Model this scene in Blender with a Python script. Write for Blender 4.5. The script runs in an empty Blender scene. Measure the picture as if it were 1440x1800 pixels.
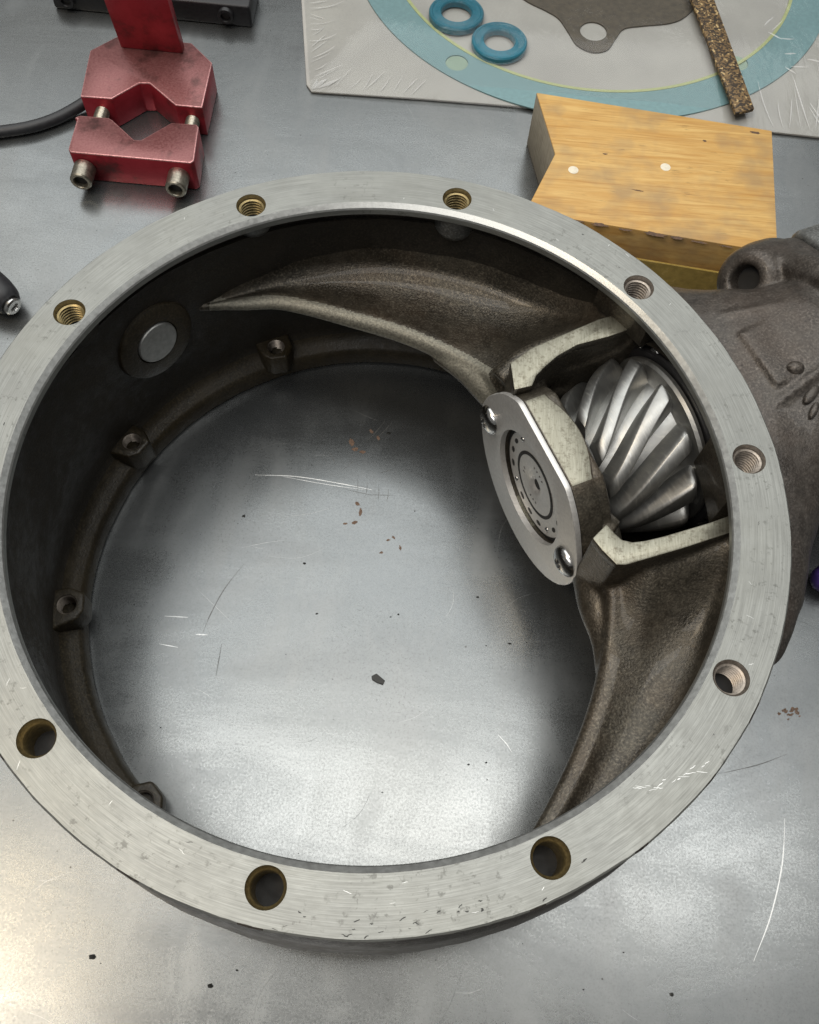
import bpy, bmesh, math, random
from mathutils import Vector, Matrix, noise as mnoise

rng = random.Random(7)
S = bpy.context.scene
COL = S.collection
MM = 0.001
H = 120.0                                   # flange face height above the bench, mm


def W(x, y, z):                             # millimetres, z measured from the flange face
    return Vector((x, y, z + H)) * MM


# ------------------------------------------------------------------ camera
cam = bpy.data.cameras.new('camera')
camo = bpy.data.objects.new('camera', cam)
COL.objects.link(camo)
S.camera = camo
cam.sensor_fit = 'VERTICAL'
cam.sensor_height = 36.0
cam.lens = 1572.57 / 1800 * 36.0
cam.clip_start = 0.01
cam.clip_end = 50.0
_r = Vector((0.99664621, 0.0737998, 0.03535427))
_u = Vector((-0.08183114, 0.89883015, 0.43059031))
_b = _r.cross(_u)
_m = Matrix((_r, _u, _b)).transposed().to_4x4()
_m.translation = W(13.865, -148.705, 284.967)
camo.matrix_world = _m

# ------------------------------------------------------------------ light
wd = bpy.data.worlds.new('World')
S.world = wd
wd.use_nodes = True
wb = wd.node_tree.nodes['Background']
wb.inputs[0].default_value = (1.0, 0.985, 0.95, 1)
wb.inputs[1].default_value = 0.18


def area(name, loc, target, sx, sy, watts, col):
    l = bpy.data.lights.new(name, 'AREA')
    l.shape = 'RECTANGLE'
    l.size = sx
    l.size_y = sy
    l.energy = watts
    l.color = col
    o = bpy.data.objects.new(name, l)
    COL.objects.link(o)
    o.location = loc
    d = Vector(target) - Vector(loc)
    o.rotation_euler = d.to_track_quat('-Z', 'Y').to_euler()
    return o


area('ceiling_fill_light', (-0.25, 1.45, 2.5), (-0.1, 0.3, 0.0), 3.4, 2.6, 58, (0.975, 0.99, 0.975))  # soft panel added overhead as ambient fill for the bright ceiling
area('tube_light', (0.25, 0.08, 1.95), (0.25, 0.08, 0.0), 1.7, 0.34, 10.5, (1.0, 0.99, 0.96))
area('warm_lamp', (-1.0, -0.32, 1.9), (-1.0, -0.32, 0.0), 0.5, 0.45, 9.0, (1.0, 0.80, 0.55))

area('front_shop_light', (-0.55, -0.85, 1.85), (0.0, 0.0, 0.05), 1.5, 0.6, 13, (1.0, 0.97, 0.93))

S.view_settings.view_transform = 'Standard'
S.view_settings.look = 'None'
S.view_settings.exposure = 0.0
S.view_settings.gamma = 1.0
S.view_settings.use_curve_mapping = False
S.render.engine = 'CYCLES'
S.cycles.max_bounces = 8
S.cycles.transparent_max_bounces = 12
S.cycles.caustics_reflective = False
S.cycles.caustics_refractive = False


# ------------------------------------------------------------------ node helpers
class NT:
    def __init__(s, name):
        s.m = bpy.data.materials.new(name)
        s.m.use_nodes = True
        s.t = s.m.node_tree
        s.t.nodes.clear()
        s.out = s.n('ShaderNodeOutputMaterial')
        s.p = s.n('ShaderNodeBsdfPrincipled')
        s.l(s.p.outputs[0], s.out.inputs[0])
        s.tc = s.n('ShaderNodeTexCoord').outputs['Object']

    def n(s, k, **a):
        x = s.t.nodes.new(k)
        for q, v in a.items():
            setattr(x, q, v)
        return x

    def l(s, a, b):
        s.t.links.new(a, b)

    def put(s, sock, v):
        if isinstance(v, bpy.types.NodeSocket):
            s.l(v, sock)
        else:
            sock.default_value = v

    def scale(s, vec, sc, rot=(0, 0, 0)):
        x = s.n('ShaderNodeMapping')
        s.l(vec, x.inputs[0])
        x.inputs['Scale'].default_value = sc
        x.inputs['Rotation'].default_value = rot
        return x.outputs[0]

    def noise(s, vec, sc, det=3, rough=0.55, dist=0.0):
        x = s.n('ShaderNodeTexNoise')
        s.l(vec, x.inputs['Vector'])
        x.inputs['Scale'].default_value = sc
        x.inputs['Detail'].default_value = det
        x.inputs['Roughness'].default_value = rough
        x.inputs['Distortion'].default_value = dist
        return x.outputs['Fac']

    def voro(s, vec, sc, out='Distance', rnd=1.0):
        x = s.n('ShaderNodeTexVoronoi')
        s.l(vec, x.inputs['Vector'])
        x.inputs['Scale'].default_value = sc
        x.inputs['Randomness'].default_value = rnd
        return x.outputs[out]

    def ramp(s, f, a, b, lo=0.0, hi=1.0):
        x = s.n('ShaderNodeMapRange')
        s.l(f, x.inputs[0])
        x.inputs[1].default_value = a
        x.inputs[2].default_value = b
        x.inputs[3].default_value = lo
        x.inputs[4].default_value = hi
        return x.outputs[0]

    def mix(s, f, a, b, mode='MIX'):
        x = s.n('ShaderNodeMix', data_type='RGBA', blend_type=mode)
        s.put(x.inputs[0], f)
        for i, v in ((6, a), (7, b)):
            if isinstance(v, tuple) and len(v) == 3:
                v = v + (1,)
            s.put(x.inputs[i], v)
        return x.outputs[2]

    def math(s, op, a, b=0.0):
        x = s.n('ShaderNodeMath', operation=op)
        s.put(x.inputs[0], a)
        s.put(x.inputs[1], b)
        return x.outputs[0]

    def bump(s, h, dist, strength=1.0, prev=None):
        x = s.n('ShaderNodeBump')
        s.l(h, x.inputs['Height'])
        x.inputs['Distance'].default_value = dist
        x.inputs['Strength'].default_value = strength
        if prev is not None:
            s.l(prev, x.inputs['Normal'])
        return x.outputs[0]

    def polar(s, rs, as_, zs):
        sep = s.n('ShaderNodeSeparateXYZ')
        s.l(s.tc, sep.inputs[0])
        x, y, z = sep.outputs
        r = s.math('SQRT', s.math('ADD', s.math('MULTIPLY', x, x), s.math('MULTIPLY', y, y)))
        a = s.math('ARCTAN2', y, x)
        c = s.n('ShaderNodeCombineXYZ')
        s.l(s.math('MULTIPLY', r, rs), c.inputs[0])
        s.l(s.math('MULTIPLY', a, as_), c.inputs[1])
        s.l(s.math('MULTIPLY', z, zs), c.inputs[2])
        return c.outputs[0]

    def fin(s, col=None, rough=None, metal=None, nrm=None, spec=None, coat=None):
        for k, v in (('Base Color', col), ('Roughness', rough), ('Metallic', metal), ('Normal', nrm),
                     ('Specular IOR Level', spec), ('Coat Weight', coat)):
            if v is None:
                continue
            if isinstance(v, tuple) and len(v) == 3:
                v = v + (1,)
            s.put(s.p.inputs[k], v)
        return s.m


def m_bench():
    t = NT('bench_steel')
    big = t.noise(t.tc, 5, 3, 0.6)
    smear = t.noise(t.scale(t.tc, (3, 9, 1), (0, 0, 0.4)), 2.2, 5, 0.65, 0.6)
    smear2 = t.noise(t.scale(t.tc, (14, 5, 1), (0, 0, -0.3)), 2.0, 4, 0.6, 1.0)
    warm = t.noise(t.tc, 2.6, 2, 0.5)
    fine = t.noise(t.tc, 1000, 2, 0.6)
    mid = t.noise(t.tc, 300, 4, 0.7)
    gm = t.ramp(t.noise(t.tc, 11, 3, 0.6), 0.45, 0.68)
    grime = t.math('MULTIPLY', t.ramp(t.noise(t.tc, 780, 3, 0.75), 0.57, 0.72), gm)
    pits = t.ramp(t.voro(t.tc, 95), 0.028, 0.05, 1.0, 0.0)
    pits = t.math('MULTIPLY', pits, t.ramp(t.noise(t.tc, 23, 1), 0.5, 0.62))
    base = t.mix(big, (0.185, 0.198, 0.204), (0.235, 0.246, 0.248))
    base = t.mix(t.ramp(warm, 0.5, 0.68, 0, 0.4), base, (0.24, 0.235, 0.215))
    base = t.mix(t.ramp(smear, 0.42, 0.68, 0, 0.45), base, (0.155, 0.165, 0.168))
    base = t.mix(t.ramp(smear2, 0.5, 0.72, 0, 0.35), base, (0.27, 0.275, 0.27))
    base = t.mix(t.ramp(mid, 0.40, 0.72, 0, 0.16), base, (0.31, 0.315, 0.31))
    base = t.mix(t.ramp(fine, 0.48, 0.72, 0, 0.20), base, (0.10, 0.10, 0.10))
    base = t.mix(t.math('MULTIPLY', grime, 0.8), base, (0.05, 0.05, 0.045))
    base = t.mix(t.math('MULTIPLY', pits, 0.8), base, (0.04, 0.035, 0.03))
    rough = t.math('ADD', t.ramp(smear, 0.3, 0.72, 0.19, 0.34), t.ramp(smear2, 0.45, 0.75, 0.0, 0.08))
    rough = t.math('ADD', rough, t.ramp(fine, 0.3, 0.7, -0.03, 0.05))
    n = t.bump(fine, 0.000018, 0.5)
    n = t.bump(smear, 0.0010, 0.10, n)
    return t.fin(base, rough, 0.84, n)


def m_machined(name='machined_iron', tint=(0.322, 0.328, 0.308)):
    t = NT(name)
    pv = t.polar(2800, 5, 500)
    lines = t.noise(pv, 1.0, 4, 0.7)
    lines2 = t.noise(t.polar(900, 24, 300), 1.0, 2, 0.6)
    blot = t.noise(t.tc, 60, 4, 0.65)
    sm = t.noise(t.tc, 16, 3, 0.6)
    base = t.mix(t.ramp(blot, 0.32, 0.68), tint, tuple(c * 0.84 for c in tint))
    base = t.mix(t.ramp(lines, 0.40, 0.70, 0, 0.62), base, tuple(c * 0.42 for c in tint))
    base = t.mix(t.ramp(sm, 0.5, 0.75, 0, 0.35), base, (0.24, 0.238, 0.205))
    dk = t.math('MULTIPLY', t.ramp(t.noise(t.tc, 360, 3, 0.7), 0.58, 0.68), t.ramp(t.noise(t.tc, 26, 2), 0.46, 0.62))
    base = t.mix(t.math('MULTIPLY', dk, 0.6), base, (0.10, 0.10, 0.09))
    rough = t.ramp(lines2, 0.3, 0.7, 0.40, 0.50)
    n = t.bump(lines, 0.00003, 0.5)
    n = t.bump(t.noise(t.tc, 700, 3, 0.6), 0.00004, 0.5, n)
    return t.fin(base, rough, 0.72, n)


def m_cast(name, a, b, rust, grain=1.0, metal=0.45, r0=0.36, coat=0.0):
    t = NT(name)
    g = t.noise(t.tc, 1000, 3, 0.62)
    g2 = t.noise(t.tc, 220, 4, 0.6)
    big = t.noise(t.tc, 22, 4, 0.62)
    oil = t.noise(t.tc, 13, 3, 0.6, 0.8)
    where = t.ramp(t.noise(t.tc, 34, 3, 0.6), 0.35, 0.65, 0.25, 1.0)      # grain is uneven
    base = t.mix(t.ramp(g2, 0.3, 0.72), a, b)
    base = t.mix(t.ramp(big, 0.46, 0.72, 0, 0.6), base, rust)
    base = t.mix(t.ramp(oil, 0.50, 0.66, 0, 0.6), base, tuple(c * 0.45 for c in a))
    base = t.mix(t.math('MULTIPLY', t.ramp(g, 0.50, 0.74, 0, 0.6), where), base, tuple(min(1, c * 2.6) for c in b))
    base = t.mix(t.math('MULTIPLY', t.ramp(g, 0.48, 0.30, 0, 0.6), where), base, tuple(c * 0.35 for c in a))
    pit = t.math('MULTIPLY', t.ramp(t.voro(t.tc, 160), 0.05, 0.10, 1, 0), t.ramp(t.noise(t.tc, 40, 2), 0.52, 0.6))
    base = t.mix(t.math('MULTIPLY', pit, 0.7), base, tuple(c * 0.3 for c in a))
    rough = t.math('ADD', t.ramp(g2, 0.3, 0.7, r0, r0 + 0.16), t.ramp(oil, 0.45, 0.7, 0.06, -0.10))
    n = t.bump(g2, 0.0005 * grain, 0.4)
    n = t.bump(g, 0.0004 * grain, 0.7, n)
    return t.fin(base, rough, metal, n, None, coat)


def m_cream():
    t = NT('milled_cream_metal')
    l = t.noise(t.scale(t.tc, (2400, 160, 300), (0, 0, 0.45)), 1, 3, 0.6)
    s = t.noise(t.tc, 520, 3, 0.7)
    base = t.mix(t.ramp(l, 0.3, 0.7), (0.335, 0.325, 0.265), (0.23, 0.22, 0.17))
    base = t.mix(t.ramp(s, 0.50, 0.68, 0, 0.75), base, (0.12, 0.105, 0.075))
    return t.fin(base, 0.40, 0.75, t.bump(l, 0.00008, 0.6))


def m_simple(name, col, rough=0.4, metal=0.0, nsc=300, var=0.25, bump=0.0, spec=None, coat=None):
    t = NT(name)
    f = t.noise(t.tc, nsc, 4, 0.6)
    base = t.mix(t.ramp(f, 0.3, 0.7), tuple(c * (1 - var) for c in col), tuple(min(1, c * (1 + var)) for c in col))
    nr = t.bump(t.noise(t.tc, nsc * 3, 3, 0.6), bump, 0.7) if bump else None
    return t.fin(base, t.ramp(f, 0.2, 0.8, rough * 0.85, rough * 1.2), metal, nr, spec, coat)


def m_gear():
    t = NT('ground_gear_steel')
    l = t.noise(t.scale(t.tc, (200, 200, 1500), (0.2, 0.5, 0.4)), 1, 3, 0.6)
    s = t.noise(t.tc, 90, 3, 0.6)
    base = t.mix(t.ramp(s, 0.3, 0.7), (0.40, 0.40, 0.385), (0.29, 0.29, 0.28))
    base = t.mix(t.ramp(l, 0.55, 0.8, 0, 0.4), base, (0.7, 0.68, 0.6))
    return t.fin(base, t.ramp(l, 0.3, 0.7, 0.33, 0.46), 0.92, t.bump(l, 0.00005, 0.5))


def m_red():
    t = NT('red_anodised_aluminium')
    s = t.noise(t.tc, 850, 3, 0.7)
    b = t.noise(t.tc, 55, 4, 0.65)
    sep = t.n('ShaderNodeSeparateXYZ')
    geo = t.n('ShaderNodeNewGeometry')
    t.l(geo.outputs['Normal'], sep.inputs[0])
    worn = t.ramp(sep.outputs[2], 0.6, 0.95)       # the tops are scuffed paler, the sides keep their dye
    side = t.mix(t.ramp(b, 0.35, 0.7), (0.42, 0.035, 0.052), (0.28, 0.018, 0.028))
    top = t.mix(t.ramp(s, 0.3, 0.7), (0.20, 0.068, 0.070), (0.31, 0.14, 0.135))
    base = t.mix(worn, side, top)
    base = t.mix(t.ramp(b, 0.53, 0.70, 0, 0.8), base, (0.06, 0.028, 0.026))
    return t.fin(base, t.ramp(s, 0.3, 0.7, 0.30, 0.48), 0.5, t.bump(s, 0.00006, 0.5))


def m_wood():
    t = NT('pine_face')
    v = t.scale(t.tc, (8, 80, 60), (0, 0, 0.12))
    w = t.noise(v, 2.2, 5, 0.6, 0.6)
    f = t.noise(t.scale(t.tc, (60, 900, 500), (0, 0, 0.12)), 1, 3, 0.6)
    d = t.noise(t.scale(t.tc, (22, 120, 40), (0, 0, 0.12)), 3.0, 4, 0.7)
    base = t.mix(t.ramp(w, 0.36, 0.68), (0.68, 0.45, 0.165), (0.54, 0.30, 0.085))
    base = t.mix(t.ramp(f, 0.45, 0.75, 0, 0.45), base, (0.36, 0.18, 0.05))
    base = t.mix(t.ramp(d, 0.63, 0.74, 0, 0.5), base, (0.10, 0.065, 0.03))
    late = t.noise(t.scale(t.tc, (5, 170, 60), (0, 0, 0.12)), 1.6, 3, 0.55, 1.2)
    base = t.mix(t.ramp(late, 0.56, 0.66, 0, 0.45), base, (0.40, 0.19, 0.045))
    base = t.mix(t.ramp(t.noise(t.tc, 38, 3), 0.48, 0.68, 0, 0.6), base, (0.32, 0.22, 0.12))
    return t.fin(base, 0.55, 0, t.bump(f, 0.0002, 0.5), 0.35)


def m_endgrain():
    t = NT('pine_end_grain')
    f = t.noise(t.scale(t.tc, (500, 700, 90)), 1, 3, 0.7)
    g = t.noise(t.scale(t.tc, (60, 60, 420), (0.35, 0.2, 0)), 1.6, 2, 0.5)
    base = t.mix(t.ramp(f, 0.3, 0.7), (0.40, 0.36, 0.28), (0.30, 0.27, 0.21))
    base = t.mix(t.ramp(g, 0.45, 0.65, 0, 0.5), base, (0.23, 0.20, 0.15))
    return t.fin(base, 0.8, 0, t.bump(f, 0.0004, 0.7))


def m_cork():
    t = NT('flecked_cork')
    c = t.voro(t.tc, 760, 'Color')
    sep = t.n('ShaderNodeSeparateColor')
    t.l(c, sep.inputs[0])
    base = t.mix(t.ramp(sep.outputs[0], 0.35, 0.75), (0.032, 0.020, 0.010), (0.20, 0.125, 0.05))
    base = t.mix(t.ramp(sep.outputs[1], 0.9, 0.94), base, (0.5, 0.36, 0.17))
    return t.fin(base, 0.6, 0, t.bump(sep.outputs[0], 0.0006, 0.8))


def m_film():
    t = NT('clear_shrink_film')
    t.t.nodes.remove(t.p)
    tr = t.n('ShaderNodeBsdfTransparent')
    tr.inputs[0].default_value = (0.97, 0.98, 0.98, 1)
    gl = t.n('ShaderNodeBsdfGlossy')
    gl.inputs['Roughness'].default_value = 0.16
    gl.inputs[0].default_value = (0.9, 0.9, 0.9, 1)
    n = t.bump(t.noise(t.scale(t.tc, (30, 12, 10)), 1.5, 4, 0.6, 0.8), 0.002, 0.5)
    t.l(n, gl.inputs['Normal'])
    fr = t.n('ShaderNodeFresnel')
    fr.inputs[0].default_value = 1.5
    t.l(n, fr.inputs['Normal'])
    mx = t.n('ShaderNodeMixShader')
    t.l(t.math('ADD', t.math('MULTIPLY', fr.outputs[0], 0.6), 0.005), mx.inputs[0])
    t.l(tr.outputs[0], mx.inputs[1])
    t.l(gl.outputs[0], mx.inputs[2])
    t.l(mx.outputs[0], t.out.inputs[0])
    return t.m


def m_translucent(name, col, alpha):
    t = NT(name)
    m = t.fin(col, 0.2, 0.0)
    t.p.inputs['Alpha'].default_value = alpha
    return m


def m_card():
    t = NT('grey_backing_card')
    f = t.noise(t.tc, 700, 3, 0.7)
    b = t.noise(t.tc, 20, 3, 0.6)
    base = t.mix(t.ramp(b, 0.3, 0.7), (0.37, 0.36, 0.34), (0.44, 0.43, 0.40))
    base = t.mix(t.ramp(f, 0.5, 0.75, 0, 0.3), base, (0.28, 0.27, 0.25))
    return t.fin(base, 0.5, 0.0, t.bump(f, 0.0001, 0.4))


BENCH = m_bench()
MACH = m_machined()
CAST = m_cast('cast_iron_web', (0.052, 0.046, 0.036), (0.098, 0.086, 0.066), (0.086, 0.055, 0.032), 1.0, .55, .32, .15)
CASTIN = m_cast('oily_shaded_iron_wall', (0.014, 0.012, 0.009), (0.030, 0.025, 0.018), (0.028, 0.021, 0.010), 0.8, 0.0, 0.55)  # oil-brown iron, darkened so the wall's shade is in the colour
CASTOUT = m_cast('outer_cast_iron', (0.046, 0.040, 0.035), (0.090, 0.080, 0.070), (0.070, 0.048, 0.034), 0.8, .5, .34, .1)
LEDGE = m_cast('oil_stained_ledge', (0.024, 0.019, 0.011), (0.044, 0.035, 0.021), (0.046, 0.032, 0.012), 0.7, 0.05)
GREYC = m_cast('grey_cast_iron', (0.10, 0.105, 0.105), (0.17, 0.175, 0.17), (0.12, 0.12, 0.115), .7)
WORN = m_simple('worn_bright_edge', (0.20, 0.19, 0.155), 0.42, 0.55, 900, 0.45, 0.0003)
CREAM = m_cream()
BRASS = m_simple('zinc_yellow_thread', (0.27, 0.21, 0.10), 0.36, 0.75, 900, 0.3)
STEELTH = m_simple('steel_thread', (0.33, 0.29, 0.25), 0.38, 0.75, 900, 0.3)
GEAR = m_gear()
GEARD = m_simple('dark_bearing_steel', (0.20, 0.20, 0.20), 0.25, 0.95, 300, 0.2)
PLATE = m_simple('ground_plate_steel', (0.66, 0.65, 0.63), 0.45, 0.7, 700, 0.10, 0.00003)
CHROME = m_simple('bright_steel', (0.55, 0.55, 0.54), 0.20, 1.0, 200, 0.12)
PLUGM = m_simple('steel_plug', (0.46, 0.47, 0.46), 0.42, 0.8, 500, 0.15)
BLACK = m_simple('black_oxide', (0.018, 0.018, 0.020), 0.38, 0.2, 600, 0.3, 0.0001)
HOLE = m_simple('hole_shade', (0.012, 0.011, 0.010), 0.6, 0.0, 300, 0.3)  # near-black: shade inside holes, slots and gaps is put into the colour
RUBBER = m_simple('black_rubber', (0.022, 0.023, 0.026), 0.45, 0.0, 400, 0.2)
SCREWM = m_simple('zinc_screw', (0.34, 0.315, 0.26), 0.33, 0.9, 600, 0.35)
RED = m_red()
WOOD = m_wood()
ENDG = m_endgrain()
PIN = m_simple('pale_dowel_end', (0.78, 0.72, 0.58), 0.6, 0.0, 500, 0.12)
STRIPM = m_simple('olive_wood_strip', (0.46, 0.33, 0.09), 0.25, 0.0, 200, 0.2, 0.0002)  # darker olive wood tone for the block's lower strip
CORK = m_cork()
FILM = m_film()
CREASE = m_translucent('film_crease', (0.85, 0.86, 0.86), 0.42)
CARD = m_card()
TEAL = m_simple('teal_gasket_paper', (0.175, 0.30, 0.32), 0.5, 0.0, 350, 0.10)
LIME = m_simple('yellow_green_bead', (0.42, 0.46, 0.22), 0.45, 0.0, 300, 0.1)
PALE = m_simple('pale_green_paper', (0.27, 0.37, 0.29), 0.5, 0.0, 300, 0.1)
BLUE = m_simple('blue_rubber_seal', (0.018, 0.15, 0.215), 0.32, 0.0, 300, 0.15, 0.0002)
BROWNG = m_simple('brown_gasket_fibre', (0.085, 0.070, 0.050), 0.6, 0.0, 250, 0.3, 0.0001)
RUST = m_simple('rust', (0.15, 0.095, 0.065), 0.75, 0.0, 900, 0.4, 0.0001)
DARKMARK = m_simple('dark_scuff', (0.13, 0.13, 0.125), 0.55, 0.4, 900, 0.4)
LIGHTMARK = m_simple('bright_scratch', (0.80, 0.81, 0.80), 0.45, 0.6, 900, 0.15)
FLAKE = m_simple('black_flake', (0.02, 0.02, 0.018), 0.5, 0.2, 900, 0.4)
PURPLE = m_simple('purple_plastic', (0.055, 0.03, 0.16), 0.45, 0.0, 300, 0.2)


# ------------------------------------------------------------------ mesh helpers
def link_mesh(name, me, mat, parent=None, smooth=40, loc=None):
    mats = mat if isinstance(mat, (list, tuple)) else [mat]
    if not me.materials:
        for m in mats:
            me.materials.append(m)
    if smooth:
        me.shade_smooth()
        me.set_sharp_from_angle(angle=math.radians(smooth))
    o = bpy.data.objects.new(name, me)
    COL.objects.link(o)
    if parent is not None:
        attach(o, parent)
    return o


WLOC = {}


def attach(o, parent):
    o.parent = parent
    o.matrix_parent_inverse = WLOC[parent.name].inverted() if parent.name in WLOC else Matrix()


def root(name, at, label, cat, group=None):
    o = bpy.data.objects.new(name, None)
    COL.objects.link(o)
    o.empty_display_size = 0.02
    o.location = at
    WLOC[o.name] = Matrix.Translation(at)
    tag(o, label, cat, group)
    return o


def tag(o, label=None, cat=None, group=None, kind=None):
    if label:
        o['label'] = label
    if cat:
        o['category'] = cat
    if group:
        o['group'] = group
    if kind:
        o['kind'] = kind
    return o


def mesh_py(name, v, f):
    me = bpy.data.meshes.new(name)
    me.from_pydata([tuple(p) for p in v], [], f)
    bm = bmesh.new()
    bm.from_mesh(me)
    bmesh.ops.recalc_face_normals(bm, faces=bm.faces)
    bm.to_mesh(me)
    bm.free()
    return me


def revolve(prof, n=128, frame=None, closed=True, jit=None, a0=0.0, a1=2 * math.pi):
    """prof: list of (r, z) mm; closed profile -> solid ring"""
    v, f = [], []
    k = len(prof)
    full = abs(a1 - a0 - 2 * math.pi) < 1e-6
    cols = n if full else n + 1
    for i in range(cols):
        a = a0 + (a1 - a0) * i / n
        for j, (r, z) in enumerate(prof):
            dr = jit(a, j, r, z) if jit else 0.0
            p = Vector(((r + dr) * math.cos(a), (r + dr) * math.sin(a), z))
            v.append(frame(p) if frame else W(*p))
    for i in range(n):
        i2 = (i + 1) % cols
        for j in range(k if closed else k - 1):
            j2 = (j + 1) % k
            f.append((i * k + j, i2 * k + j, i2 * k + j2, i * k + j2))
    return v, f


def cap_solid(prof, n=32, frame=None):
    """profile from axis to axis (first and last r=0) -> closed lathe"""
    v, f = [], []
    rings = []
    for (r, z) in prof:
        if r < 1e-6:
            v.append(frame(Vector((0, 0, z))) if frame else W(0, 0, z))
            rings.append([len(v) - 1])
        else:
            ids = []
            for i in range(n):
                a = 2 * math.pi * i / n
                p = Vector((r * math.cos(a), r * math.sin(a), z))
                v.append(frame(p) if frame else W(*p))
                ids.append(len(v) - 1)
            rings.append(ids)
    for a, b in zip(rings, rings[1:]):
        for i in range(n):
            j = (i + 1) % n
            if len(a) == 1 and len(b) == 1:
                continue
            if len(a) == 1:
                f.append((a[0], b[i], b[j]))
            elif len(b) == 1:
                f.append((a[i], a[j], b[0]))
            else:
                f.append((a[i], a[j], b[j], b[i]))
    return v, f


def frame_at(o, zdir, xdir=(0, 0, 1)):
    """map local mm (x,y,z) with z along zdir, origin o (mm, flange frame)"""
    z = Vector(zdir).normalized()
    x = Vector(xdir)
    x = (x - z * x.dot(z)).normalized()
    y = z.cross(x)
    o = Vector(o)
    return lambda p: W(*(o + x * p.x + y * p.y + z * p.z))


def prism(outline, z0, z1, bevel=0.0, seg=2, frame=None):
    """vertical prism of an outline (mm) with bevelled edges, returned as mesh data in a bmesh"""
    bm = bmesh.new()
    g = frame if frame else (lambda p: W(*p))
    vs = [bm.verts.new(g(Vector((x, y, z0)))) for x, y in outline]
    face = bm.faces.new(vs)
    r = bmesh.ops.extrude_face_region(bm, geom=[face])
    nv = [e for e in r['geom'] if isinstance(e, bmesh.types.BMVert)]
    d = g(Vector((0, 0, z1))) - g(Vector((0, 0, z0)))
    for q in nv:
        q.co += d
    bmesh.ops.recalc_face_normals(bm, faces=bm.faces)
    if bevel:
        es = [e for e in bm.edges if e.calc_face_angle(0) > math.radians(28)]
        bmesh.ops.bevel(bm, geom=es, offset=bevel * MM, segments=seg, profile=0.5, affect='EDGES', clamp_overlap=True)
    return bm


def bm_mesh(bm, name):
    me = bpy.data.meshes.new(name)
    bm.to_mesh(me)
    bm.free()
    return me


def boolean(me, cutters, name):
    """subtract cutter meshes from me, return a new mesh"""
    o = bpy.data.objects.new('tmp', me)
    COL.objects.link(o)
    cs = []
    for c in cutters:
        co = bpy.data.objects.new('cut', c)
        COL.objects.link(co)
        cs.append(co)
        md = o.modifiers.new('b', 'BOOLEAN')
        md.operation = 'DIFFERENCE'
        md.solver = 'EXACT'
        md.object = co
    bpy.context.view_layer.update()
    dg = bpy.context.evaluated_depsgraph_get()
    r = bpy.data.meshes.new_from_object(o.evaluated_get(dg))
    r.name = name
    bpy.data.objects.remove(o)
    for c in cs:
        bpy.data.objects.remove(c)
    return r


def tube(pts, rad, n=12, caps=True):
    """swept tube along mm points"""
    P = [Vector(p) for p in pts]
    v, f = [], []
    for i, p in enumerate(P):
        d = (P[min(i + 1, len(P) - 1)] - P[max(i - 1, 0)]).normalized()
        a = Vector((0, 0, 1)) if abs(d.z) < 0.9 else Vector((1, 0, 0))
        x = d.cross(a).normalized()
        y = d.cross(x)
        rr = rad[i] if isinstance(rad, (list, tuple)) else rad
        for k in range(n):
            t = 2 * math.pi * k / n
            v.append(W(*(p + (x * math.cos(t) + y * math.sin(t)) * rr)))
    for i in range(len(P) - 1):
        for k in range(n):
            k2 = (k + 1) % n
            f.append((i * n + k, i * n + k2, (i + 1) * n + k2, (i + 1) * n + k))
    if caps:
        f.append(tuple(range(n)))
        f.append(tuple((len(P) - 1) * n + k for k in range(n)))
    return v, f


def cr(pts, m=8):
    """Catmull-Rom through 2-D/3-D points"""
    P = [Vector(p) for p in pts]
    P = [P[0] * 2 - P[1]] + P + [P[-1] * 2 - P[-2]]
    out = []
    for i in range(1, len(P) - 2):
        for k in range(m):
            t = k / m
            a, b, c, d = P[i - 1], P[i], P[i + 1], P[i + 2]
            out.append(0.5 * ((2 * b) + (c - a) * t + (2 * a - 5 * b + 4 * c - d) * t * t + (3 * b - a - 3 * c + d) * t ** 3))
    out.append(P[-2])
    return out


def circ(cx, cy, r, n=24):
    return [(cx + r * math.cos(2 * math.pi * i / n), cy + r * math.sin(2 * math.pi * i / n)) for i in range(n)]


def nz(x, y, z, s=1.0):
    return mnoise.noise(Vector((x, y, z)) * s)


# ================================================================== bench
bm = prism([(-800, -500), (800, -500), (800, 800), (-800, 800)], -150, -120)
bench = link_mesh('workbench_surface', bm_mesh(bm, 'workbench_surface'), BENCH, smooth=0)
tag(bench, 'scratched grey sheet steel bench top under everything', 'bench', kind='structure')


def strip(name, pts, w, mat, z=-119.97, taper=True):
    P = cr([Vector((x, y, 0)) for x, y in pts], 6)
    v, f = [], []
    for i, p in enumerate(P):
        d = (P[min(i + 1, len(P) - 1)] - P[max(i - 1, 0)]).normalized()
        q = Vector((-d.y, d.x, 0))
        u = i / (len(P) - 1)
        ww = w * (0.25 + 0.75 * math.sin(math.pi * min(max(u, 0.03), 0.97))) if taper else w
        ww *= 0.7 + 0.6 * rng.random()
        v += [W(*(p + q * ww / 2 + Vector((0, 0, z)))), W(*(p - q * ww / 2 + Vector((0, 0, z))))]
    for i in range(len(P) - 1):
        f.append((2 * i, 2 * i + 1, 2 * i + 3, 2 * i + 2))
    return link_mesh(name, mesh_py(name, v, f), mat, bench, 0)


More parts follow.
